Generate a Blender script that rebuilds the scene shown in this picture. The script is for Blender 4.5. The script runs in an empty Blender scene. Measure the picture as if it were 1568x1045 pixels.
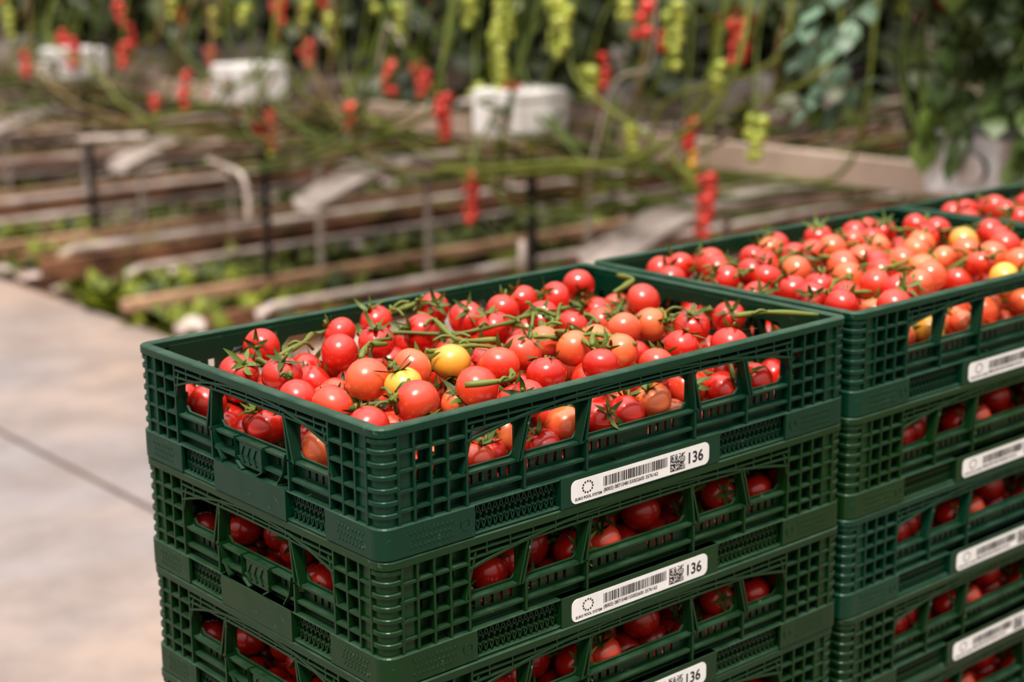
import bpy, bmesh, math, random
import numpy as np
from mathutils import Vector, Matrix
random.seed(7); rng=np.random.default_rng(11)
L,D,P=0.600,0.400,0.1137
TOP=1.12
COL=bpy.context.scene.collection
bpy.context.scene.view_settings.view_transform='Standard'
try: bpy.context.scene.view_settings.look='Medium High Contrast'
except Exception: pass
# ------------------------------------------------------------------ materials
def newmat(name):
    m=bpy.data.materials.new(name);m.use_nodes=True
    nt=m.node_tree;b=nt.nodes['Principled BSDF'];return m,nt,b
def N(nt,t,**k):
    n=nt.nodes.new(t)
    for a,v in k.items(): setattr(n,a,v)
    return n
def ramp(nt,fac,stops):
    r=N(nt,'ShaderNodeValToRGB');e=r.color_ramp.elements
    while len(e)<len(stops): e.new(.5)
    for i,(p,c) in enumerate(stops):
        e[i].position=p;e[i].color=(c[0],c[1],c[2],1) if len(c)>2 else (c[0],)*3+(1,)
    nt.links.new(fac,r.inputs[0]);return r.outputs[0]
def noise(nt,scale,detail=4,vec=None,rough=.55,coord='Object'):
    n=N(nt,'ShaderNodeTexNoise');n.inputs['Scale'].default_value=scale;n.inputs['Detail'].default_value=detail
    n.inputs['Roughness'].default_value=rough
    if vec is None:
        tc=N(nt,'ShaderNodeTexCoord');vec=tc.outputs[coord]
    nt.links.new(vec,n.inputs['Vector']);return n.outputs['Fac']
def mix(nt,fac,a,b,mode='MIX'):
    m=N(nt,'ShaderNodeMix',data_type='RGBA',blend_type=mode)
    for sock,v in ((m.inputs[0],fac),(m.inputs[6],a),(m.inputs[7],b)):
        if isinstance(v,(int,float)): sock.default_value=v
        elif isinstance(v,tuple): sock.default_value=(*v,1)
        else: nt.links.new(v,sock)
    return m.outputs[2]
def math_(nt,op,a,b=None):
    m=N(nt,'ShaderNodeMath',operation=op)
    for i,v in enumerate((a,b)):
        if v is None: continue
        if isinstance(v,(int,float)): m.inputs[i].default_value=v
        else: nt.links.new(v,m.inputs[i])
    return m.outputs[0]
def bump(nt,b,h,st=.2,dist=.001):
    n=N(nt,'ShaderNodeBump');n.inputs['Strength'].default_value=st;n.inputs['Distance'].default_value=dist
    nt.links.new(h,n.inputs['Height']);nt.links.new(n.outputs[0],b.inputs['Normal'])
def simple(name,c1,c2=None,scale=8,rough=.6,bmp=0,dist=.002):
    m,nt,b=newmat(name);c2=c2 or tuple(x*.7 for x in c1)
    f=noise(nt,scale,5);nt.links.new(ramp(nt,f,[(.35,c2),(.65,c1)]),b.inputs['Base Color'])
    b.inputs['Roughness'].default_value=rough
    if bmp: bump(nt,b,f,bmp,dist)
    return m
# crate plastic
M_crate,nt,b=newmat('crate_green_plastic')
oi=N(nt,'ShaderNodeObjectInfo');geo=N(nt,'ShaderNodeNewGeometry')
sep=N(nt,'ShaderNodeSeparateXYZ');nt.links.new(geo.outputs['Normal'],sep.inputs[0])
n1=noise(nt,9,6);n2=noise(nt,140,4,rough=.7);n3=noise(nt,30,5)
base=mix(nt,ramp(nt,n1,[(.35,(0,)),(.7,(1,))]),oi.outputs['Color'],(.006,.050,.024))
base=mix(nt,.65,base,oi.outputs['Color'])
up=math_(nt,'GREATER_THAN',sep.outputs[2],.6)
dust=math_(nt,'MULTIPLY',up,ramp(nt,n3,[(.3,(.05,)),(.7,(.45,))]))
base=mix(nt,dust,base,(.11,.19,.135))
scr=ramp(nt,n2,[(.62,(0,)),(.70,(1,))])
base=mix(nt,math_(nt,'MULTIPLY',scr,math_(nt,'MULTIPLY',ramp(nt,n3,[(.5,(0,)),(.60,(1,))]),.5)),base,(.22,.28,.22))
nt.links.new(base,b.inputs['Base Color']);b.inputs['Specular IOR Level'].default_value=.36
nt.links.new(ramp(nt,n3,[(.3,(.24,)),(.7,(.42,))]),b.inputs['Roughness']);bump(nt,b,n2,.12,.0006)
# vertex-coloured fruit
M_fruit,nt,b=newmat('tomato_skin')
at=N(nt,'ShaderNodeVertexColor',layer_name='Col')
f=noise(nt,60,3);c=mix(nt,ramp(nt,f,[(.38,(0,)),(.7,(.22,))]),at.outputs[0],(.80,.17,.05),'MIX')
c=mix(nt,.45,at.outputs[0],c)
sp=ramp(nt,noise(nt,900,2),[(.70,(0,)),(.76,(.4,))]);c=mix(nt,sp,c,(.85,.5,.3))
nt.links.new(c,b.inputs['Base Color'])
nt.links.new(ramp(nt,noise(nt,45,4),[(.3,(.20,)),(.75,(.36,))]),b.inputs['Roughness']);b.inputs['Specular IOR Level'].default_value=.8
b.inputs['Coat Weight'].default_value=.5;b.inputs['Coat Roughness'].default_value=.07
M_green,nt,b=newmat('tomato_green_parts')
at=N(nt,'ShaderNodeVertexColor',layer_name='Col')
f=noise(nt,70,4);c=mix(nt,f,at.outputs[0],(.05,.06,.012));c=mix(nt,.6,c,at.outputs[0]);nt.links.new(c,b.inputs['Base Color'])
b.inputs['Roughness'].default_value=.5
M_leaf,nt,b=newmat('tomato_leaf')
at=N(nt,'ShaderNodeVertexColor',layer_name='Col')
f=noise(nt,9,4);c=mix(nt,math_(nt,'MULTIPLY',f,.3),at.outputs[0],(.09,.11,.02));nt.links.new(c,b.inputs['Base Color'])
b.inputs['Roughness'].default_value=.42
M_white=simple('label_paper',(.82,.82,.81),(.74,.74,.73),40,.45)
M_black=simple('label_ink',(.010,.010,.012),(.015,.015,.015),40,.5)
# concrete
M_conc,nt,b=newmat('concrete_floor')
n1=noise(nt,.55,5);n2=noise(nt,3.5,8,rough=.6);n3=noise(nt,60,6,rough=.7)
c=ramp(nt,n1,[(.42,(.30,.275,.290)),(.60,(.42,.310,.255))])
c=mix(nt,ramp(nt,n2,[(.38,(.6,)),(.60,(0,))]),c,(.21,.17,.16))
c=mix(nt,ramp(nt,n3,[(.45,(0,)),(.75,(.3,))]),c,(.46,.40,.37))
nt.links.new(c,b.inputs['Base Color']);b.inputs['Roughness'].default_value=.5;bump(nt,b,n3,.3,.003)
M_joint=simple('floor_joint',(.13,.09,.075),(.07,.05,.04),20,.9)
# soil
M_soil,nt,b=newmat('soil_ground')
n1=noise(nt,1.8,8,rough=.65);n2=noise(nt,7,8,rough=.7)
c=ramp(nt,n1,[(.34,(.04,.022,.014)),(.5,(.16,.085,.058)),(.64,(.42,.26,.19))])
c=mix(nt,ramp(nt,n2,[(.54,(0,)),(.64,(.85,))]),c,(.62,.48,.42))
c=mix(nt,ramp(nt,n2,[(.32,(.8,)),(.44,(0,))]),c,(.025,.03,.010))
nt.links.new(c,b.inputs['Base Color']);b.inputs['Roughness'].default_value=.85;bump(nt,b,n2,.5,.02)
M_sheet=simple('white_ground_film',(.84,.72,.68),(.26,.17,.14),9,.5,.6,.02)
M_plank=simple('beige_rail',(.72,.46,.31),(.38,.22,.145),4,.55)
M_gut=simple('gutter_grey_metal',(.70,.63,.60),(.34,.27,.24),5,.35)
M_beam=simple('beam_beige',(.64,.51,.43),(.38,.28,.23),2,.55)
M_box=simple('white_polystyrene',(.88,.86,.86),(.70,.66,.65),10,.5)
M_slab=simple('substrate_slab_film',(.74,.69,.68),(.06,.05,.045),1.3,.4)
M_dark=simple('black_rubber',(.012,.012,.014),(.03,.025,.025),20,.6)
M_pipe=simple('white_pipe',(.78,.68,.64),(.38,.29,.26),6,.4)
M_brown=simple('wood_board',(.32,.155,.09),(.08,.04,.025),6,.7)
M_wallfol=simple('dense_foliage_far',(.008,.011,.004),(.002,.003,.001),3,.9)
M_dolly=simple('dolly_plastic',(.06,.065,.07),(.03,.03,.035),10,.6)
# ------------------------------------------------------------------ helpers
def link(name,me,parent=None,loc=(0,0,0)):
    o=bpy.data.objects.new(name,me);COL.objects.link(o);o.location=loc
    if parent is not None: o.parent=parent
    return o
class Acc:
    def __init__(s): s.v=[];s.f=[];s.c=[];s.m=[];s.n=0
    def add(s,V,F,C,m=0):
        V=np.asarray(V,float);k=len(V);s.v.append(V)
        C=np.asarray(C,float)
        if C.ndim==1: C=np.tile(C,(k,1))
        s.c.append(C);n=s.n
        s.f+= [tuple(i+n for i in q) for q in F];s.m+=[m]*len(F);s.n+=k
    def mesh(s,name,mats,smooth=True):
        me=bpy.data.meshes.new(name);V=np.vstack(s.v);me.from_pydata(V.tolist(),[],s.f)
        C=np.vstack(s.c);C=np.hstack([C,np.ones((len(C),1))]).astype(np.float32)
        a=me.color_attributes.new('Col','FLOAT_COLOR','POINT');a.data.foreach_set('color',C.ravel())
        for m in mats: me.materials.append(m)
        me.polygons.foreach_set('material_index',s.m)
        me.polygons.foreach_set('use_smooth',[smooth]*len(s.f));me.update();return me
def frame(d):
    d=np.asarray(d,float);d=d/np.linalg.norm(d);a=np.array([0,0,1.]) if abs(d[2])<.9 else np.array([1.,0,0])
    x=np.cross(a,d);x/=np.linalg.norm(x);y=np.cross(d,x);return np.stack([x,y,d],1)
def cat(P0,n=6):
    P0=[np.array(p,float) for p in P0]
    if len(P0)<3: return P0
    Q=[2*P0[0]-P0[1]]+P0+[2*P0[-1]-P0[-2]];out=[]
    for i in range(1,len(Q)-2):
        for j in range(n):
            t=j/n;a,b_,c_,d=Q[i-1:i+3]
            out.append(.5*((2*b_)+(-a+c_)*t+(2*a-5*b_+4*c_-d)*t*t+(-a+3*b_-3*c_+d)*t**3))
    out.append(P0[-1]);return out
def tube(acc,pts,r,col,m=0,k=6):
    pts=[np.array(p,float) for p in pts];n=len(pts)
    V=[];rs=r if hasattr(r,'__len__') else [r]*n
    for i,p in enumerate(pts):
        d=pts[min(i+1,n-1)]-pts[max(i-1,0)];
        if np.linalg.norm(d)<1e-9:d=np.array([0,0,1.])
        F=frame(d)
        for j in range(k):
            a=2*math.pi*j/k;V.append(p+rs[i]*(F[:,0]*math.cos(a)+F[:,1]*math.sin(a)))
    Fc=[]
    for i in range(n-1):
        for j in range(k): Fc.append((i*k+j,i*k+(j+1)%k,(i+1)*k+(j+1)%k,(i+1)*k+j))
    Fc.append(tuple(range(k))[::-1]);Fc.append(tuple((n-1)*k+j for j in range(k)))
    acc.add(V,Fc,col,m)
def sphere_t(nl,ns):
    V=[];F=[]
    for i in range(nl+1):
        th=math.pi*i/nl
        rr_=math.sin(th);z=math.cos(th)
        z=z*.93
        if z>0: z-= .16*math.exp(-(rr_/.28)**2)
        for j in range(ns):
            a=2*math.pi*j/ns;lob=1+.014*math.cos(5*a)*(1 if z>0 else .3)
            V.append((rr_*lob*math.cos(a),rr_*lob*math.sin(a),z))
    for i in range(nl):
        for j in range(ns): F.append((i*ns+j,(i+1)*ns+j,(i+1)*ns+(j+1)%ns,i*ns+(j+1)%ns))
    return np.array(V),F
TH=sphere_t(18,26);TL=sphere_t(8,10)
RED=(.64,.018,.010);RED2=(.68,.024,.012);PK=(.80,.100,.042);OR=(.86,.24,.075);YE=(.84,.50,.06)
GRN=(.22,.27,.05);GRD=(.075,.130,.025)
PAL={'R':(RED,RED2),'P':(PK,RED2),'O':(OR,PK),'Y':(YE,(.80,.40,.06)),'G':((.34,.45,.04),(.44,.50,.07))}
def tomato(acc,c,r,axis,kind,hi=True,cal=True,mi=0):
    V,F=TH if hi else TL
    R=frame(axis);ang=random.uniform(0,6.28);ca,sa=math.cos(ang),math.sin(ang)
    R=R@np.array([[ca,-sa,0],[sa,ca,0],[0,0,1]])
    s=np.array([1,random.uniform(.95,1.03),random.uniform(.92,1.04)])*r
    W=(V*s)@R.T+np.array(c)
    a,b_=[np.array(x) for x in PAL[kind]]
    j=random.uniform(.85,1.1);t=np.clip(V[:,2:3]*.5+.5,0,1)
    acc.add(W,F,np.clip((a*t+b_*(1-t))*j,0,1),mi)
    if cal:
        n=5 if random.random()<.6 else 6;top=.77*s[2]
        g=np.array(GRD)*random.uniform(.6,1.6)+np.array([.02,.015,0])
        for k in range(n):
            az=2*math.pi*k/n+random.uniform(-.2,.2);ln=r*random.uniform(.85,1.35);cu=random.uniform(-.25,.85)
            VV=[];m=6;pos=np.array([0.,0.,top]);el=random.uniform(0,.45)
            hd=np.array([math.cos(az),math.sin(az),0]);sd=np.array([-math.sin(az),math.cos(az),0]);tw=random.uniform(-.6,.6)
            for q in range(m+1):
                w=r*.14*math.sin(math.pi*min(.985,(.25+q/m*.75)))**.8
                up=np.array([0,0,1.])
                s_=sd*math.cos(tw*q/m*2)+up*math.sin(tw*q/m*2)
                VV+= [pos-s_*w+up*w*.35,pos.copy(),pos+s_*w+up*w*.35]
                e=el+cu*(q/m)*1.5
                pos=pos+(hd*math.cos(e)+up*math.sin(e))*ln/m
            FF=[]
            for q in range(m): FF+= [(q*3,q*3+1,q*3+4,q*3+3),(q*3+1,q*3+2,q*3+5,q*3+4)]
            acc.add(np.array(VV)@R.T+np.array(c),FF,g,1)
        e=np.array([0,0,top-.02*r]);e2=e+np.array([random.uniform(-.25,.25)*r,random.uniform(-.25,.25)*r,r*random.uniform(.25,.6)])
        tube(acc,[R@e+c,R@((e+e2)/2)+c,R@e2+c],[r*.08,r*.07,r*.09],np.array(GRN)*.8,1)
# ------------------------------------------------------------------ crate geometry
def box(bm,x0,x1,y0,y1,z0,z1,f=None):
    vs=[]
    for z in (z0,z1):
        for (x,y) in ((x0,y0),(x1,y0),(x1,y1),(x0,y1)):
            vs.append(bm.verts.new((x,y,z) if f is None else f(x,y,z)))
    for q in ((0,3,2,1),(4,5,6,7),(0,1,5,4),(1,2,6,5),(2,3,7,6),(3,0,4,7)):
        bm.faces.new([vs[i] for i in q])
SIDES=[(lambda u,w,z:(u,w,z),L,'long'),(lambda u,w,z:(u,D-w,z),L,'long'),
       (lambda u,w,z:(w,u,z),D,'short'),(lambda u,w,z:(L-w,u,z),D,'short')]
def corner(bm,k,dA,dB,prof,R=.014,n=7):
    rings=[]
    for (i,z) in prof:
        r=max(R-i,.0008);c=i+r
        pts=[(dA,i)]+[(c+r*math.cos(a),c+r*math.sin(a)) for a in [math.radians(270-90*j/(n-1)) for j in range(n)]]+[(i,dB)]
        out=[]
        for x,y in pts:
            if k&1:x=L-x
            if k&2:y=D-y
            out.append(bm.verts.new((x,y,z)))
        rings.append(out)
    m=len(prof)
    for a in range(m):
        A=rings[a];B=rings[(a+1)%m]
        for j in range(len(A)-1): bm.faces.new((A[j],A[j+1],B[j+1],B[j]))
    bm.faces.new([r[0] for r in rings]);bm.faces.new([r[-1] for r in rings][::-1])
def ring(bm,prof,R=.014):
    for k in range(4): corner(bm,k,L/2,D/2,prof,R)
def rectprof(i0,i1,z0,z1,c=.0006):
    return [(i0,z0+c),(i0,z1-c),(i0+c,z1),(i1-c,z1),(i1,z1-c),(i1,z0+c),(i1-c,z0),(i0+c,z0)]
def sheet(bm,f,U0,U1,Z0,Z1,w0,w1,holes):
    us=sorted({U0,U1}|{h[0] for h in holes}|{h[1] for h in holes})
    zs=sorted({Z0,Z1}|{h[2] for h in holes}|{h[3] for h in holes})
    for a in range(len(zs)-1):
        z=(zs[a]+zs[a+1])/2;st=None
        for b in range(len(us)-1):
            u=(us[b]+us[b+1])/2
            hole=any(h[0]<u<h[1] and h[2]<z<h[3] for h in holes)
            if not hole and st is None: st=us[b]
            if hole and st is not None:
                box(bm,st,us[b],w0,w1,zs[a],zs[a+1],f);st=None
        if st is not None: box(bm,st,us[-1],w0,w1,zs[a],zs[a+1],f)
def tri(bm,f,pts,w0,w1):
    a=[bm.verts.new(f(u,w0,z)) for u,z in pts];b=[bm.verts.new(f(u,w1,z)) for u,z in pts]
    bm.faces.new(a);bm.faces.new(b[::-1]);n=len(pts)
    for i in range(n): bm.faces.new((a[i],b[i],b[(i+1)%n],a[(i+1)%n]))
def strip(bm,f,pts,w0,w1,t):
    for (u0,z0),(u1,z1) in zip(pts[:-1],pts[1:]):
        tri(bm,f,[(u0,z0-t/2),(u1,z1-t/2),(u1,z1+t/2),(u0,z0+t/2)],w0,w1)
def crate_mesh():
    bm=bmesh.new()
    ring(bm,[(0,.1062),(0,.1125),(.0012,.1137),(.0100,.1137),(.0112,.1125),(.0112,.1062)])
    ring(bm,rectprof(.0095,.0125,.002,.030))
    ring(bm,rectprof(.0005,.010,.0270,.0290))
    ring(bm,rectprof(.0015,.010,.0005,.0030))
    for k in range(4):
        corner(bm,k,.034,.034,rectprof(.0035,.006,.028,.107),R=.013)
        corner(bm,k,.098,.080,rectprof(.0,.0035,.001,.0285),R=.014)
        for z in (.036,.047,.058,.069,.080,.091,.100):
            corner(bm,k,.020,.020,rectprof(.0012,.0038,z,z+.0045),R=.014)
    box(bm,.012,L-.012,.012,D-.012,.003,.007)
    for f,S,kind in SIDES:
        m=S/2
        if kind=='long':
            wins=[(.095,.151),(.160,.225),(.234,.366),(.375,.440),(.449,.505)]
            slotg=[(.100,.148),(.165,.222),(.240,.285),(.315,.360),(.378,.436),(.452,.500)]
        else:
            wins=[(.077,.131),(.141,.259),(.269,.323)]
            slotg=[(.082,.128),(.150,.182),(.218,.250),(.272,.318)]
        WB,WT=.060,.0945
        holes=[(a,b,WB,WT) for a,b in wins]
        for a,b in slotg:
            u=a
            while u+.0045<=b:
                holes.append((u,u+.0038,.043,.054));u+=.0105
        for e in (.040,.0575,.073):
            for (u0) in (e,S-e-.008):
                holes.append((u0,u0+.008,.078,.087));holes.append((u0,u0+.007,.060,.071))
        sheet(bm,f,.030,S-.030,.028,.108,.0100,.0124,holes)
        w_end=wins[0][0]-.004
        for a,b in wins:
            for (cu,su) in ((a,1),(b,-1)):
                tri(bm,f,[(cu,WT),(cu+su*.009,WT),(cu,WT-.009)],.0100,.0124)
                tri(bm,f,[(cu,WB),(cu+su*.005,WB),(cu,WB+.005)],.0100,.0124)
            sl=.006 if (a+b)/2<m-.01 else (-.006 if (a+b)/2>m+.01 else 0)
            for e,s2 in ((a-.0025,-1),(b+.0025,1)):
                t=.0023;ss=sl if sl else -s2*.003
                tri(bm,f,[(e-ss-t/2,.056),(e-ss+t/2,.056),(e+ss+t/2,.099),(e+ss-t/2,.099)],.0012,.0102)
        for (u0,u1) in ((.018,w_end),(S-w_end,S-.018)):
            for z in (.0395,.0560,.0735,.0895):
                box(bm,u0,u1,.0010,.0102,z,z+.0022,f)
        for z in (.0385,.0555): box(bm,w_end,S-w_end,.0026,.0102,z,z+.0022,f)
        for zz,bow in ((.1010,.0),(.0955,.003)):
            n=16;pts=[(w_end+(S-2*w_end)*i/n, zz+bow*(1-((2*i/n-1)**2))-bow*.5) for i in range(n+1)]
            strip(bm,f,pts,.0010,.0102,.0018)
        n=18;hw=m-wins[0][0]+.004
        pts=[(m-hw+2*hw*i/n, .1055-.020*abs(2*i/n-1)**2.2) for i in range(n+1)]
        strip(bm,f,pts,.0004,.0102,.0021)
        vs=[.020,.036,.0535,.0710]
        vs=[v for v in vs if v<w_end-.01]+[w_end]
        for v in vs:
            for u in (v,S-v): box(bm,u-.0012,u+.0012,.0008,.0102,.029,.108,f)
        for a,b in zip(wins[:-1],wins[1:]):
            u=(a[1]+b[0])/2;box(bm,u-.0012,u+.0012,.0012,.0102,.029,.058,f)
        u=w_end+.02
        while u<S-w_end-.01:
            box(bm,u-.0008,u+.0008,.0012,.0102,.0955,.108,f);u+=.0265
        if kind=='long': zones=[(.098,.196),(.404,.502)];plate=(.196,.404)
        else: zones=[(.080,.140),(.260,.320)];plate=(.140,.260)
        for a,b in zones:
            n=int((b-a)/.0065)
            for i in range(n):
                u=a+(b-a)*(i)/n;du=(b-a)/n
                tri(bm,f,[(u,.003),(u+.0012,.003),(u+du+.0012,.0275),(u+du,.0275)],.0050,.0100)
                tri(bm,f,[(u+du,.003),(u+du+.0012,.003),(u+.0012,.0275),(u,.0275)],.0050,.0100)
            box(bm,a,b,.0050,.0095,.0105,.0118,f);box(bm,a,b,.0050,.0095,.0190,.0203,f)
        box(bm,plate[0],plate[1],-.0004,.010,.0005,.0290,f)
        base=(.030,.075) if kind=='long' else (.026,.062)
        for j in range(3):
            u=base[0]+(.0023 if j%2 else 0)
            while u<base[1]:
                for uu in (u,S-u):
                    zc=.0085+j*.006
                    tri(bm,f,[(uu-.0015,zc),(uu,zc-.0019),(uu+.0015,zc),(uu,zc+.0019)],-.0006,.001)
                u+=.0048
        if kind=='long':
            for uc in (.087,S-.087):
                pts=[(uc+.0048*math.cos(t*math.pi/8),.0145+.0048*math.sin(t*math.pi/8)) for t in range(17)]
                strip(bm,f,pts,-.0006,.001,.0009)
        else:
            for s2 in (-1,1):
                strip(bm,f,[(m+s2*.060,.060),(m+s2*.056,.044),(m+s2*.046,.031)],.0004,.0102,.0020)
                strip(bm,f,[(m+s2*.024,.058),(m+s2*.022,.036),(m+s2*.012,.030)],.0006,.0102,.0018)
            box(bm,m-.018,m+.018,.003,.0102,.034,.055,f)
            for i in range(3): strip(bm,f,[(m-.010+i*.010,.037),(m-.006+i*.010,.0445),(m-.010+i*.010,.052)],.0018,.004,.0013)
    bmesh.ops.recalc_face_normals(bm,faces=bm.faces)
    me=bpy.data.meshes.new('crate');bm.to_mesh(me);bm.free();me.materials.append(M_crate);return me
# ------------------------------------------------------------------ label
def label_mesh():
    bm=bmesh.new();f=lambda u,w,z:(u,w,z)
    x0,x1,z0,z1=.208,.388,.0022,.0242;r=.0065
    pts=[]
    for cx,cz,a0 in ((x1-r,z0+r,-90),(x1-r,z1-r,0),(x0+r,z1-r,90),(x0+r,z0+r,180)):
        for i in range(7):
            a=math.radians(a0+15*i);pts.append((cx+r*math.cos(a),cz+r*math.sin(a)))
    tri(bm,f,pts,-.0010,-.0003)
    nw=len(bm.faces)
    def blk(a,b,c,d): tri(bm,f,[(a,c),(b,c),(b,d),(a,d)],-.00115,-.0009)
    rd=random.Random(3);x=.2475
    while x<.330:
        w=rd.choice((.0005,.0005,.0010,.0015));blk(x,x+w,.0112,.0205);x+=w+rd.choice((.0005,.0006,.0011))
    q=.0009
    for i in range(22):
        for j in range(18):
            if rd.random()<.52 or i in(0,) or j==0: blk(.3345+i*q,.3345+(i+1)*q,.0048+j*q,.0048+(j+1)*q)
    for i in range(12):
        a=i*math.pi/6;cx=.228+.0062*math.cos(a);cz=.0155+.0052*math.sin(a)
        tri(bm,f,[(cx-.0012,cz),(cx,cz-.0012),(cx+.0012,cz),(cx,cz+.0012)],-.00115,-.0009)
    bmesh.ops.recalc_face_normals(bm,faces=bm.faces)
    def text(s,size,x,z,off=0):
        cu=bpy.data.curves.new('t','FONT');cu.body=s;cu.size=size;cu.offset=off
        ob=bpy.data.objects.new('t',cu);COL.objects.link(ob);dg=bpy.context.evaluated_depsgraph_get()
        tm=bpy.data.meshes.new_from_object(ob.evaluated_get(dg))
        tm.transform(Matrix.Translation((x,-.00118,z))@Matrix.Rotation(math.pi/2,4,'X'))
        bm.from_mesh(tm);bpy.data.objects.remove(ob);bpy.data.meshes.remove(tm)
    text('136',.0155,.3565,.0080,.0003)
    text('(8003) 0871548155002600 3576162',.0048,.2475,.0060,.00008)
    text('EURO POOL SYSTEM',.0036,.2125,.0050,.00008)
    me=bpy.data.meshes.new('label');bm.faces.ensure_lookup_table()
    for i,fc in enumerate(bm.faces): fc.material_index=0 if i<nw else 1
    bm.to_mesh(me);bm.free();me.materials.append(M_white);me.materials.append(M_black);return me
ME_C=crate_mesh();ME_L=label_mesh()
# ------------------------------------------------------------------ tomato piles
A=[(.045,.284,'R',32),(.056,.225,'R',32),(.188,.322,'R',25),(.196,.270,'R',28),(.252,.270,'R',32),(.327,.289,'R',30),(.381,.294,'R',26),(.430,.315,'R',24),(.458,.298,'R',31),(.526,.330,'R',30),(.528,.227,'P',30),(.388,.236,'R',29),(.321,.237,'R',28),(.385,.185,'R',24),(.415,.176,'P',26),(.412,.140,'O',25),(.447,.137,'O',27),(.470,.100,'R',32),(.466,.045,'R',31),(.274,.139,'P',30),(.314,.152,'O',25),(.321,.117,'O',26),(.355,.123,'O',25),(.295,.052,'R',26),(.345,.077,'O',25),(.235,.062,'R',28),(.224,.115,'P',32),(.200,.157,'Y',29),(.158,.163,'O',30),(.118,.123,'Y',24),(.105,.160,'O',36),(.046,.130,'P',34),(.092,.070,'P',34),(.160,.070,'P',33),(.144,.260,'R',28),(.357,.040,'P',26),(.040,.175,'R',28),(.402,.050,'R',24),(.035,.062,'R',28),(.190,.036,'R',24),(.100,.330,'R',28),(.330,.350,'R',27),(.250,.345,'R',25),(.560,.130,'R',27)]
def pack(tops,nb,seed,zmax):
    g=np.random.default_rng(seed)
    T=np.array([(x,y,P-.008-(.009 if min(x,L-x,y,D-y)<.05 else 0)) for x,y,_,_ in tops]).reshape(-1,3)
    rt=np.array([(q*.45+17.5)*.00062 for *_,q in tops])
    r=np.concatenate([rt,g.uniform(.0172,.0208,nb)])
    B=np.stack([g.uniform(.03,L-.03,nb),g.uniform(.03,D-.03,nb),g.uniform(.025,.085,nb)],1)
    X=np.vstack([T,B]);nt_=len(T);fix=np.zeros(len(X));fix[:nt_]=1
    for it in range(160):
        X[nt_:,2]-=.0005 if it<130 else 0
        d=X[:,None]-X[None];q=np.linalg.norm(d,axis=2)+1e-9+np.eye(len(X));R=(r[:,None]+r[None])*.97
        o=np.clip(R-q,0,None);np.fill_diagonal(o,0)
        wi=np.where(fix[:,None]>0,np.where(fix[None]>0,.5,.06),np.where(fix[None]>0,.9,.5))
        X+= ((d/q[:,:,None])*(o*wi)[:,:,None]).sum(1)*.55
        if nt_: X[:nt_]+= (T-X[:nt_])*.12
        X[:,0]=np.clip(X[:,0],.0128+r,L-.0128-r);X[:,1]=np.clip(X[:,1],.0128+r,D-.0128-r);X[:,2]=np.maximum(X[:,2],.0075+r)
        if it>60: X[nt_:,2]=np.minimum(X[nt_:,2],zmax)
    return X,r
def pile(name,tops,nb,seed,colorf,open_top,nchain):
    X,r=pack(tops,nb,seed,P-.031);acc=Acc();n=len(X);random.seed(seed)
    d=np.linalg.norm(X[:,None,:2]-X[None,:,:2],axis=2)
    for i in range(n):
        x,y,z=X[i]
        buried=((d[i]<.022)&(X[:,2]>z+.018)).sum()>=1 and z<P-.055
        nearwall=x<.10 or y<.10
        if open_top:
            if buried and not nearwall and min(L-x,D-y)>.04: continue
        else:
            if not(nearwall or x<.12 or y<.14): continue
            if z>.080 or (z>.055 and random.random()<.22): continue
        hi=open_top or nearwall
        kind=tops[i][2] if i<len(tops) else colorf(x,y,z)
        el=random.uniform(.1,1.3);azm=random.uniform(0,6.28)
        if i<len(tops) and r[i]>.0185 and random.random()<(.65 if kind in 'OYP' else .2): el=random.uniform(-1.2,-.1)
        ax=(math.cos(azm)*math.cos(el),math.sin(azm)*math.cos(el),math.sin(el))
        tomato(acc,X[i],r[i],ax,kind,hi,True)
    S=X[X[:,2]>P-.045] if open_top else X[(X[:,2]>.03)&(X[:,2]<.08)&((X[:,0]<.07)|(X[:,1]<.07))]
    for c in range(nchain):
        i=random.randrange(len(S));a=random.uniform(0,6.28);p=S[i].copy();pts=[]
        for k in range(random.randint(3,5)):
            q=p+np.array([math.cos(a),math.sin(a),0])*.030
            if not(.025<q[0]<L-.025 and .025<q[1]<D-.025): break
            near=S[np.argsort(np.linalg.norm(S[:,:2]-q[:2],axis=1))[:2]];mid=near.mean(0)
            mid[2]=near[:,2].max()+random.uniform(.003,.012)
            pts.append(mid);p=mid.copy();a+=random.uniform(-.5,.5)
        if len(pts)>=3:
            C=cat(pts,5);col=np.array(GRN)*random.uniform(.5,1.0)
            tube(acc,C,[.0023+.0005*math.sin(i*1.3) for i in range(len(C))],col,1)
            for q in pts[1:]:
                e=q+np.array([random.uniform(-.018,.018),random.uniform(-.018,.018),random.uniform(-.012,.008)])
                tube(acc,cat([q,(q+e)/2+[0,0,.004],e],4),[.0016]*9,col,1)
    return acc
def col1(x,y,z):
    t=random.random()
    if x<.46 and y<.22: return 'R' if t<.45 else ('P' if t<.76 else ('O' if t<.96 else 'Y'))
    return 'R' if t<.85 else 'P'
def col2(x,y,z):
    t=random.random();q=math.hypot((x-.30)*.75,(y-.13)*1.05)
    if q<.15: return 'O' if t<.58 else ('Y' if t<.66 else ('P' if t<.88 else 'R'))
    return 'R' if t<.76 else ('P' if t<.92 else 'O')
colr=lambda x,y,z:'R' if random.random()<.95 else 'P'
accA=pile('A',A,305,5,col1,True,26)
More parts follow.
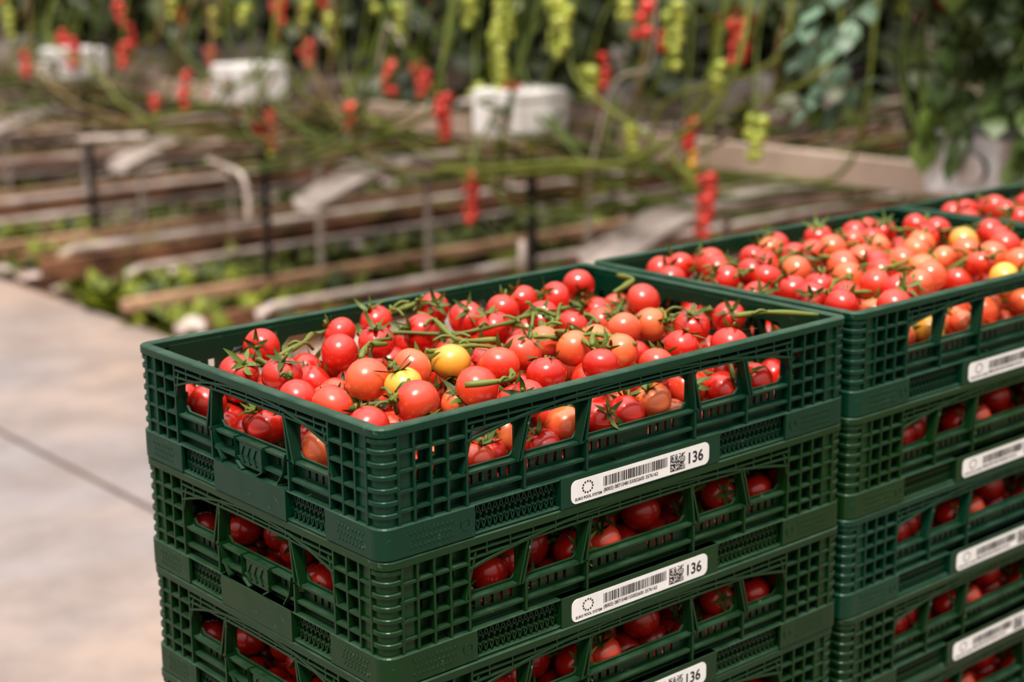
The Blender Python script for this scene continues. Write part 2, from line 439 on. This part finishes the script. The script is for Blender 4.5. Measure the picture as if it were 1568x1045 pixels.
for pts in ([(.272,.300),(.258,.255),(.240,.205),(.232,.175),(.250,.150)],[(.140,.300),(.105,.265),(.070,.255)],[(.500,.070),(.530,.050),(.575,.022)],[(.120,.190),(.145,.215),(.175,.225)],[(.130,.050),(.165,.032),(.200,.070)],[(.560,.30),(.545,.26),(.50,.245)],[(.31,.08),(.335,.10),(.35,.06)]):
    pp=[np.array([x,y,P+.004+.003*math.sin(i*2.1)]) for i,(x,y) in enumerate(pts)];C=cat(pp,6)
    tube(accA,C,[.0026+.0006*math.sin(i*.9) for i in range(len(C))],np.array(GRN)*.9,1,8)
    for p in pp[1:-1]:
        for s in(-1,1):
            e=p+np.array([random.uniform(.008,.02)*s,random.uniform(-.018,.018),random.uniform(-.012,.002)])
            tube(accA,cat([p,(p+e)/2+[0,0,.003],e],4),.0016,np.array(GRN)*.8,1)
def rtops(seed,cf):
    g=random.Random(seed);o=[];t=0
    while len(o)<62 and t<4000:
        t+=1;x=g.uniform(.04,L-.04);y=g.uniform(.04,D-.04)
        if all(math.hypot(x-a[0],y-a[1])>.037 for a in o): random.seed(t*7+seed);o.append((x,y,cf(x,y,0),g.uniform(26,34)))
    return o
accB=pile('B',rtops(3,col2),305,9,col2,True,26)
accL=pile('L',[],300,21,colr,False,10)
MT=[M_fruit,M_green]
meA=accA.mesh('pileA',MT);meB=accB.mesh('pileB',MT);meL=accL.mesh('pileL',MT)
# ------------------------------------------------------------------ stacks
for c in range(3):
    for k in range(9):
        X0=c*.610+(random.uniform(-.0015,.0015) if k else 0)
        o=link('plastic_crate',ME_C,None,(X0,random.uniform(-.001,.001) if k else 0,TOP-P*(k+1)))
        j=random.uniform(.85,1.15)
        base=(.0014,.038,.0195) if (k==0 or (k in(2,5) and c)) else (.0050,.035,.0065)
        o.color=(base[0]*j,base[1]*j,base[2]*j,1)
        link('barcode_label',ME_L,o)
        link('tomato_pile',(meA if c==0 else meB) if k==0 else meL,None,(X0,o.location.y,o.location.z))
    bm=bmesh.new();zt=TOP-9*P
    for a,b in ((.0,.05),(.175,.225),(.35,.40)): box(bm,.005,.595,a,b,zt-.025,zt)
    for a,b in ((.005,.06),(.27,.33),(.54,.595)): box(bm,a,b,.0,.4,zt-.035,zt-.0251)
    for wx in (.07,.53):
        for wy in (.07,.33):
            bmesh.ops.create_cone(bm,cap_ends=True,segments=20,radius1=.030,radius2=.030,depth=.02,matrix=Matrix.Translation((wx,wy,.030))@Matrix.Rotation(math.pi/2,4,'X'))
            box(bm,wx-.012,wx+.012,wy-.016,wy-.012,.03,zt-.034);box(bm,wx-.012,wx+.012,wy+.012,wy+.016,.03,zt-.034)
    me=bpy.data.meshes.new('dolly');bm.to_mesh(me);bm.free();me.materials.append(M_dolly);link('wheeled_dolly',me,None,(c*.61,0,0))
# ------------------------------------------------------------------ ground
def bmobj(name,fn,mats,loc=(0,0,0)):
    bm=bmesh.new();fn(bm);bmesh.ops.recalc_face_normals(bm,faces=bm.faces);me=bpy.data.meshes.new(name);bm.to_mesh(me);bm.free()
    for m in mats: me.materials.append(m)
    return link(name,me,None,loc)
bmobj('floor',lambda bm:(box(bm,-8,1.255,-8,26,-.12,0),box(bm,1.275,2.30,-8,26,-.12,0)),[M_conc])
bmobj('floor_joint',lambda bm:(box(bm,1.255,1.275,-8,26,-.12,-.004)),[M_joint])
def ground(bm):
    nx,ny=60,150;V=[[bm.verts.new((2.30+13.7*i/nx,-8+34*j/ny,-.03+.025*math.sin(i*1.7+j)*math.sin(j*2.3)+(-.01))) for j in range(ny+1)] for i in range(nx+1)]
    for i in range(nx):
        for j in range(ny): bm.faces.new((V[i][j],V[i+1][j],V[i+1][j+1],V[i][j+1]))
bmobj('soil_ground',ground,[M_soil])
ROWS=[-.25,1.39,3.25,5.0,6.65,8.3,9.95,11.6,13.3,15.0,16.7,18.4,20.1]
XE=13.0
def rails(bm):
    for Y in ROWS:
        box(bm,2.33,XE,Y-.035,Y+.035,.030,.075)
        x=2.5
        while x<XE: box(bm,x,x+.05,Y-.03,Y+.03,-.03,.030);x+=1.2
bmobj('bed_edge_rails',rails,[M_plank])
def boards(bm):
    for Y in ROWS:
        box(bm,2.36,XE,Y+.80,Y+.86,.02,.12);box(bm,2.46,XE,Y+1.28,Y+1.33,.0,.07)
bmobj('wooden_bed_boards',boards,[M_brown])
def film(bm):
    rr=random.Random(5)
    for Y in ROWS:
        n=90
        for (a,b_) in ((.58,.74),(-.38,-.24),(1.0,1.16)):
            P1=[]
            for i in range(n+1):
                x=2.36+(XE-2.36)*i/n
                P1.append([bm.verts.new((x,Y+a+(b_-a)*t+rr.uniform(-.03,.03),rr.uniform(-.01,.03))) for t in (0,.33,.66,1)])
            sk=0
            for i in range(n):
                if sk<=0 and rr.random()<.12: sk=rr.randint(2,7)
                sk-=1
                if sk>0: continue
                for j in range(3): bm.faces.new((P1[i][j],P1[i+1][j],P1[i+1][j+1],P1[i][j+1]))
bmobj('ground_cover_film',film,[M_sheet])
acc=Acc()
for Y in ROWS:
    for dy in (.52,1.18):
        pts=[(2.62,Y+dy,.0),(2.62,Y+dy,.07),(2.68,Y+dy,.09),(XE,Y+dy,.09)]
        tube(acc,pts,.018,(1,1,1),0,10)
me=acc.mesh('pipes',[M_pipe]);link('heating_pipe_rails',me)
for Y in ROWS:
    def gut(bm,Y=Y):
        prof=[(-.11,.035),(-.10,.035),(-.085,.0),(.085,.0),(.10,.035),(.11,.035),(.11,.045),(.095,.045),(.08,.010),(-.08,.010),(-.095,.045),(-.11,.045)]
        path=[(2.98,.42),(3.12,.475),(3.28,.53),(3.5,.56),(4,.575),(6,.575),(XE,.575)]
        R=[[bm.verts.new((x,Y-.40+a,z+b_)) for a,b_ in prof] for x,z in path];m=len(prof)
        for i in range(len(path)-1):
            for j in range(m): bm.faces.new((R[i][j],R[i+1][j],R[i+1][(j+1)%m],R[i][(j+1)%m]))
        bm.faces.new(R[0]);bm.faces.new(R[-1][::-1])
        x=3.6
        while x<XE:
            box(bm,x,x+.02,Y-.41,Y-.39,-.04,.574);x+=1.9
    bmobj('drain_gutter',gut,[M_gut])
    bm=bmesh.new()
    prof=[(-.10,.10),(-.075,.0),(.075,.0),(.10,.10),(.09,.10),(.068,.012),(-.068,.012),(-.09,.10)]
    R=[[bm.verts.new((x,Y+a,.84+b_)) for a,b_ in prof] for x in (3.10,XE)];m=len(prof)
    for j in range(m): bm.faces.new((R[0][j],R[1][j],R[1][(j+1)%m],R[0][(j+1)%m]))
    bm.faces.new(R[0]);bm.faces.new(R[1][::-1])
    x=3.3
    while x<XE:
        box(bm,x,x+.02,Y-.01,Y+.01,-.04,.84);x+=1.9
    nq=len(bm.faces)
    x=3.14
    while x<XE-1:
        box(bm,x,x+.95,Y-.08,Y+.08,.86,.985);x+=1.0
    bmesh.ops.recalc_face_normals(bm,faces=bm.faces);bm.faces.ensure_lookup_table()
    for i,fc in enumerate(bm.faces): fc.material_index=0 if i<nq else 1
    me=bpy.data.meshes.new('trough');bm.to_mesh(me);bm.free();me.materials.append(M_gut);me.materials.append(M_slab);link('growing_trough',me)
    bm=bmesh.new()
    prof=[(-.105,.0),(-.115,.02),(-.115,.115),(-.120,.118),(-.120,.138),(-.100,.145),(.100,.145),(.120,.138),(.120,.118),(.115,.115),(.115,.02),(.105,.0)]
    R=[[bm.verts.new((2.86+x,Y+a,.85+b_*1.1)) for a,b_ in prof] for x in (0,.012,.23,.24)];m=len(prof)
    for k in (0,3):
        for v in R[k]: v.co.y=Y+(v.co.y-Y)*.95;v.co.z=.93+(v.co.z-.93)*.95
    for i in range(3):
        for j in range(m): bm.faces.new((R[i][j],R[i+1][j],R[i+1][(j+1)%m],R[i][(j+1)%m]))
    bm.faces.new(R[0]);bm.faces.new(R[-1][::-1])
    n0=len(bm.faces)
    bmesh.ops.create_cone(bm,cap_ends=True,segments=20,radius1=.038,radius2=.034,depth=.03,matrix=Matrix.Translation((2.855,Y-.045,.925))@Matrix.Rotation(math.pi/2,4,'Y'))
    n1_=len(bm.faces)
    box(bm,3.02,3.045,Y-.012,Y+.012,-.03,.86)
    bm.faces.ensure_lookup_table()
    for i,fc in enumerate(bm.faces): fc.material_index=0 if i<n0 else (1 if i<n1_ else 2)
    bmesh.ops.recalc_face_normals(bm,faces=bm.faces)
    me=bpy.data.meshes.new('headbox');bm.to_mesh(me);bm.free();me.materials.append(M_box);me.materials.append(M_dark);me.materials.append(M_gut);link('trough_end_box',me)
bmobj('cross_support_beam',lambda bm:box(bm,3.36,3.42,.4,24,.75,.838),[M_beam])  # beige beam crossing the rows just below the troughs
# ------------------------------------------------------------------ plants
def leaflet(acc,o,R,ln,wd,col,m=0):
    V=[];n=5
    for i in range(n+1):
        t=i/n;w=wd*math.sin(math.pi*(.06+.93*t)**.8)*(1+.25*(i%2));z=-.35*ln*t*t
        V+= [(ln*t,-w,z-.15*w),(ln*t,0,z),(ln*t,w,z-.15*w)]
    F=[]
    for i in range(n): F+= [(i*3,i*3+3,i*3+4,i*3+1),(i*3+1,i*3+4,i*3+5,i*3+2)]
    acc.add(np.array(V)@R.T+o,F,col,m)
def rotz(a): c,s=math.cos(a),math.sin(a);return np.array([[c,-s,0],[s,c,0],[0,0,1.]])
def roty(a): c,s=math.cos(a),math.sin(a);return np.array([[c,0,s],[0,1,0],[-s,0,c]])
def cleaf(acc,o,az,droop,ln,col,wk=.30):
    o=np.array(o,float);pts=[o];p=o.copy();e=droop
    for i in range(6):
        e+=.16;p=p+np.array([math.cos(az)*math.cos(e),math.sin(az)*math.cos(e),-math.sin(e)])*ln/6;pts.append(p)
    tube(acc,pts,[.004*(1-.1*i) for i in range(7)],np.array(col)*1.2,0,4)
    for i,s in ((2,1),(2,-1),(4,1),(4,-1),(5,1),(5,-1),(6,0)):
        a=az+s*random.uniform(.7,1.2);dr=droop+.3+random.uniform(-.2,.5)
        k=.40 if s==0 else .33
        leaflet(acc,pts[i],rotz(a)@roty(dr),ln*k,ln*k*wk,np.array(col)*random.uniform(.6,1.4))
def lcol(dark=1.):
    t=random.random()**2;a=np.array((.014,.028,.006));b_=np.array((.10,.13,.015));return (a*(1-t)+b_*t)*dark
def truss(acc,top,zb,kind,hi=False,r=.021):
    x,y,z=top;ln=z-zb;n=max(2,int(ln/.030))
    pts=[(x+.015*math.sin(i),y+.010*math.cos(i*1.3),z-ln*i/n) for i in range(n+1)]
    tube(acc,pts,.003,GRN,1,5)
    for i in range(n):
        for s in (-1,1):
            if random.random()<.08: continue
            k=kind
            if kind=='mix': k='R' if i<n*.6 else random.choice('OYG')
            a=random.uniform(-.6,.6)+(0 if s>0 else math.pi)+1.2
            tp=1-.25*i/n
            c=(x+.023*math.cos(a)*tp,y+.023*math.sin(a)*tp,z-ln*(i+.5)/n+random.uniform(-.008,.008))
            tomato(acc,c,r*random.uniform(.8,1.05)*tp,(math.cos(a+3.1),math.sin(a+3.1),.6),k,hi,True,2)
def plant_row(seed):
    random.seed(seed);acc=Acc();x=3.25
    while x<XE:
        y0=random.uniform(-.08,.08);top=2.5
        lean=random.uniform(-.5,.5)
        pts=[(x,y0,.97),(x+lean*.15,y0+random.uniform(-.08,.08),1.3),(x+lean*.3,y0+random.uniform(-.05,.05),1.9),(x+lean*.4,y0,top)]
        tube(acc,cat(pts,4),.006,np.array((.14,.18,.03)),1,6)
        zb=1.26 if x<3.6 else 1.08
        for k in range(16):
            z=zb+(2.3-zb)*random.random()**1.5;az=random.uniform(0,6.28)
            cleaf(acc,(x+lean*.3,y0,z),az,random.uniform(-.1,.5),random.uniform(.26,.40),lcol(1. if z>1.3 else .7),.42)  # lower leaves tinted darker: shade under the canopy put into their colour
        for q in range(2):
            if random.random()<.7:
                yy=random.choice((-.15,.15));zt=random.uniform(1.08,1.35)
                truss(acc,(x+random.uniform(-.1,.1),yy,zt),zt-random.uniform(.12,.2),random.choice(('G','G','mix','R','R','R')))
                tube(acc,[(x,y0,zt+.12),(x,yy*.7,zt+.06),(x,yy,zt)],.003,GRN,1,4)
        x+=.27
    for s in range(13):
        z=random.uniform(.58,.85);y=random.uniform(-.55,.15);pts=[];x=random.uniform(2.70,3.2)
        pts.append((x+.2,y+random.uniform(.1,.3),.98))
        pts.append((x,y+.05,z+.12))
        while x<XE-1:
            x+=random.uniform(.5,.9);pts.append((x,y+random.uniform(-.15,.15),z+random.uniform(-.10,.09)))
        tube(acc,cat(pts,4),.007,np.array(random.choice(((.12,.15,.02),(.17,.12,.045),(.08,.12,.02)))),1,6)
    return acc.mesh('plant_row',[M_leaf,M_green,M_fruit],True)
rowm=[plant_row(1),plant_row(2)]
for i,Y in enumerate(ROWS):
    link('tomato_plant_row',rowm[i%2],None,(0 if Y>1.6 else .35,Y,0))
acc=Acc();random.seed(12)
def Zf(z): return z+1.12
TR=[(5.54,-.17,-.37,'R'),(4.92,-.31,-.51,'mix'),(3.63,-.15,-.33,'R'),(3.49,-.41,-.61,'R'),(2.50,-.17,-.32,'mix'),(2.31,-.31,-.50,'R'),(3.23,-.08,-.25,'R'),(6.84,-.03,-.26,'mix'),(4.83,.16,.0,'R'),(4.53,0,-.10,'mix'),(3.87,-.06,-.19,'R'),(2.27,.15,.01,'R'),
(3.33,.18,-.15,'G'),(3.27,.12,-.13,'G'),(3.36,.18,-.02,'G'),(3.03,.20,.01,'G'),(3.00,.18,.03,'G'),(2.45,.20,0,'G'),(3.84,.17,.05,'G'),(5.12,.14,.05,'G'),(5.35,.10,-.01,'G'),(2.13,-.12,-.26,'G'),(3.2,-.24,-.34,'G'),(2.48,-.31,-.39,'G'),(2.76,-.20,-.30,'G'),(4.52,.17,.07,'G'),(3.47,-.10,-.2,'G'),(6.9,-.2,-.32,'G'),(4.1,.2,.12,'G'),(2.7,.2,.14,'G'),
(6.2,.12,.0,'R'),(7.4,.05,-.10,'G'),(5.75,.15,.05,'G'),(3.75,-.05,-.14,'mix'),(2.62,.20,.08,'R'),(5.3,-.05,-.14,'R'),(3.95,-.05,-.17,'R'),(6.5,-.05,-.2,'R'),(3.55,.2,.08,'G'),(2.35,.02,-.08,'G'),(4.3,.12,.02,'G'),(4.65,.18,.06,'R'),(5.0,-.35,-.42,'R'),(7.9,.0,-.15,'R'),(4.15,-.22,-.33,'R'),(5.9,-.3,-.42,'mix'),(2.95,-.02,-.12,'G'),(7.1,-.15,-.28,'R'),(6.0,-.05,-.18,'R')]
for y,a,b_,k in TR:
    x=3.0+random.uniform(-.10,.05)
    truss(acc,(x,y,Zf(a)),Zf(b_),k,False,.025)
    w=random.uniform(-.15,.15)
    tube(acc,cat([(x,y,Zf(a)),(x+.05,y+w*.5,Zf(a)+.14),(x+.15,y+w,max(1.4,Zf(a)+.35)),(x+.3,y+w,2.3)],5),.004,np.array((.17,.22,.03)),1,5)
link('hanging_tomato_trusses',acc.mesh('trusses',[M_leaf,M_green,M_fruit]))
acc=Acc();random.seed(3)
ST=[[(3.0,.0),(2.8,-.13),(2.63,-.22),(2.46,-.34),(2.33,-.37)],[(2.15,.09),(2.22,-.11),(2.51,-.28),(2.93,-.43),(3.3,-.48)],[(3.8,-.01),(3.96,-.28),(4.35,-.43),(4.95,-.56)],[(2.0,.02),(2.45,-.18),(2.87,-.41),(3.06,-.52)],[(7.63,-.5),(6.14,-.52),(4.96,-.48),(3.86,-.26)],[(3.47,-.07),(3.94,-.31),(4.57,-.5),(5.07,-.52)],
[(2.3,.1),(2.5,-.12),(2.6,-.3),(2.9,-.42),(3.35,-.40),(3.5,-.30)],[(5.3,.05),(5.5,-.25),(5.9,-.42),(6.6,-.45)],[(3.1,.15),(3.15,-.15),(3.3,-.38),(3.2,-.5),(2.9,-.5)],[(1.9,-.25),(2.3,-.33),(2.8,-.36),(3.3,-.42)],[(4.4,.1),(4.3,-.15),(4.0,-.38),(3.6,-.42)]]
for i in range(22):
    y=random.uniform(2.0,7.5);s=random.choice((-1,1));z=random.uniform(-.15,.1);q=[]
    for k in range(5):
        q.append((y,z));y+=s*random.uniform(.15,.45);z+=(-.45-z)*random.uniform(.3,.6)+random.uniform(-.04,.04)
    ST.append(q)
for i,s in enumerate(ST):
    x=2.95+.15*math.sin(i*2.3);y1,z1=s[0]
    pts=[(x+.3,y1-.05,2.2),(x+.1,y1,Zf(max(z1,.1))+.25)]+[(x+random.uniform(-.05,.05),y,Zf(z)) for y,z in s]+[(x+.4,s[-1][0]+.05,Zf(s[-1][1])-.02),(x+1.4,s[-1][0]+.1,.60)]
    tube(acc,cat(pts,6),random.uniform(.006,.010),np.array(((.19,.22,.035),(.22,.15,.055),(.09,.13,.02))[i%3]),0,7)
for y0,z0,y1,z1 in ((2.62,.25,2.93,-.40),(4.4,.25,4.55,-.2),(3.9,.25,4.1,-.1)):
    tube(acc,cat([(3.0,y0,Zf(z0)),(3.02,y0+.04,Zf(z0)-.25),(3.0,(y0+y1)/2+.03,Zf((z0+z1)/2)),(3.0,y1,Zf(z1))],6),.006,(.6,.5,.44),0,6)
link('bare_tomato_vines',acc.mesh('vines',[M_green]))
acc=Acc();tube(acc,cat([(2.75,4.98,.62),(2.75,4.80,.60),(2.75,4.72,.58),(2.76,4.70,.50),(2.76,4.70,.40)],5),.013,(1,1,1),0,8)
tube(acc,cat([(2.70,6.1,.62),(2.72,5.7,.66),(2.74,5.5,.68)],5),.013,(1,1,1),0,8)
tube(acc,[(2.9,3.15,.5),(2.9,3.15,.39)],.014,(1,1,1),0,8)
link('irrigation_pipe',acc.mesh('ip',[M_pipe]))
# large leafy plant at the near row end
acc=Acc();random.seed(22)
for s in range(5):
    y=random.uniform(1.15,1.6);x=random.uniform(2.8,3.2)
    tube(acc,cat([(x,1.5,.95),(x,y,1.2),(x+.05,y-.05,1.7),(x+.1,y,2.3)],5),.008,np.array((.13,.19,.05)),0,6)
for k in range(360):
    z=random.uniform(1.13,1.95);y=random.uniform(.90,1.62);x=random.uniform(2.8,3.4)
    t=random.random()**1.2;c=np.array((.020,.045,.014))*(1-t)+np.array((.17,.25,.05))*t
    cleaf(acc,(x,y,z),random.uniform(2.4,5.0) if random.random()<.6 else random.uniform(0,6.28),random.uniform(-.1,.7),random.uniform(.14,.23),c,.38)
for (x,y,z,az,ln) in ((2.8,1.66,1.40,2.3,.22),(2.8,1.68,1.30,2.1,.22),(2.8,1.62,1.14,1.9,.18),(2.8,1.72,1.40,1.6,.20),(2.8,1.66,1.20,2.6,.20),(2.8,1.60,1.36,2.9,.2)):
    cleaf(acc,(x,y,z),az,.15,ln,(.14,.235,.16),.36)
link('leafy_tomato_plant',acc.mesh('bigplant',[M_leaf]))
# weeds
acc=Acc();random.seed(31)
def weed(x,y,n,sz,col):
    for i in range(n):
        az=random.uniform(0,6.28);leaflet(acc,np.array((x,y,-.01)),rotz(az)@roty(random.uniform(-1.2,-.2)),sz*random.uniform(.6,1.2),sz*.25,np.array(col)*random.uniform(.5,1.5))
for Y in ROWS[2:9]:
    dens=1.5 if Y in (5.0,6.65) else .7
    for k in range(int(560*dens)):
        x=2.38+random.random()**1.3*(3.8 if Y<6 else 6);y=Y+random.gauss(.26,.10)
        if random.random()<.22: y=Y+random.choice((.66,-.2,1.2))+random.gauss(0,.05)
        weed(x,y,7,random.uniform(.07,.15),(.18,.21,.018) if random.random()<.7 else (.05,.08,.012))
link('ground_weeds',acc.mesh('weeds',[M_leaf]))
bmobj('backdrop_far',lambda bm:box(bm,15.9,16.0,-8,26,-.1,4.2),[M_wallfol])  # flat backdrop added to hide the bright horizon, stands for far foliage
bmobj('backdrop_side',lambda bm:box(bm,2.6,15.9,25.9,26,-.1,4.2),[M_wallfol])  # second added backdrop, closes off the horizon beyond the last row
# ------------------------------------------------------------------ light
w=bpy.data.worlds.new('greenhouse_sky');bpy.context.scene.world=w;w.use_nodes=True;nt=w.node_tree
tc=N(nt,'ShaderNodeTexCoord');sp=N(nt,'ShaderNodeSeparateXYZ');nt.links.new(tc.outputs['Generated'],sp.inputs[0])
c=ramp(nt,sp.outputs[2],[(.0,(.20,.18,.165)),(.35,(.42,.40,.385)),(.70,(.75,.73,.71)),(.88,(1.55,1.50,1.44))])
bg=nt.nodes['Background'];nt.links.new(c,bg.inputs[0]);bg.inputs[1].default_value=1.3
sl=bpy.data.lights.new('sun','SUN');sl.energy=2.7;sl.angle=math.radians(15);sl.color=(1,.92,.82)
so=link('sun',sl);so.rotation_euler=Vector((.50,.45,-1.2)).to_track_quat('-Z','Y').to_euler()
# ------------------------------------------------------------------ camera
x=[-0.7213,-1.0036,0.3756,0.8609,-0.2409,-0.01]
def rot(yaw,pit,roll):
    f=np.array([np.cos(yaw)*np.cos(pit),np.sin(yaw)*np.cos(pit),np.sin(pit)])
    r=np.cross(f,[0,0,1]);r/=np.linalg.norm(r);u=np.cross(r,f)
    return r*np.cos(roll)+u*np.sin(roll),-r*np.sin(roll)+u*np.cos(roll),f
rr,u,f=rot(*x[3:6])
cam=bpy.data.cameras.new('camera');co=link('camera',cam)
cam.sensor_width=36;cam.lens=57.01;cam.clip_start=.02;cam.clip_end=200
co.matrix_world=Matrix(((rr[0],u[0],-f[0],x[0]),(rr[1],u[1],-f[1],x[1]),(rr[2],u[2],-f[2],x[2]+TOP),(0,0,0,1)))
cam.dof.use_dof=True;cam.dof.focus_distance=1.42;cam.dof.aperture_fstop=4.0
bpy.context.scene.camera=co
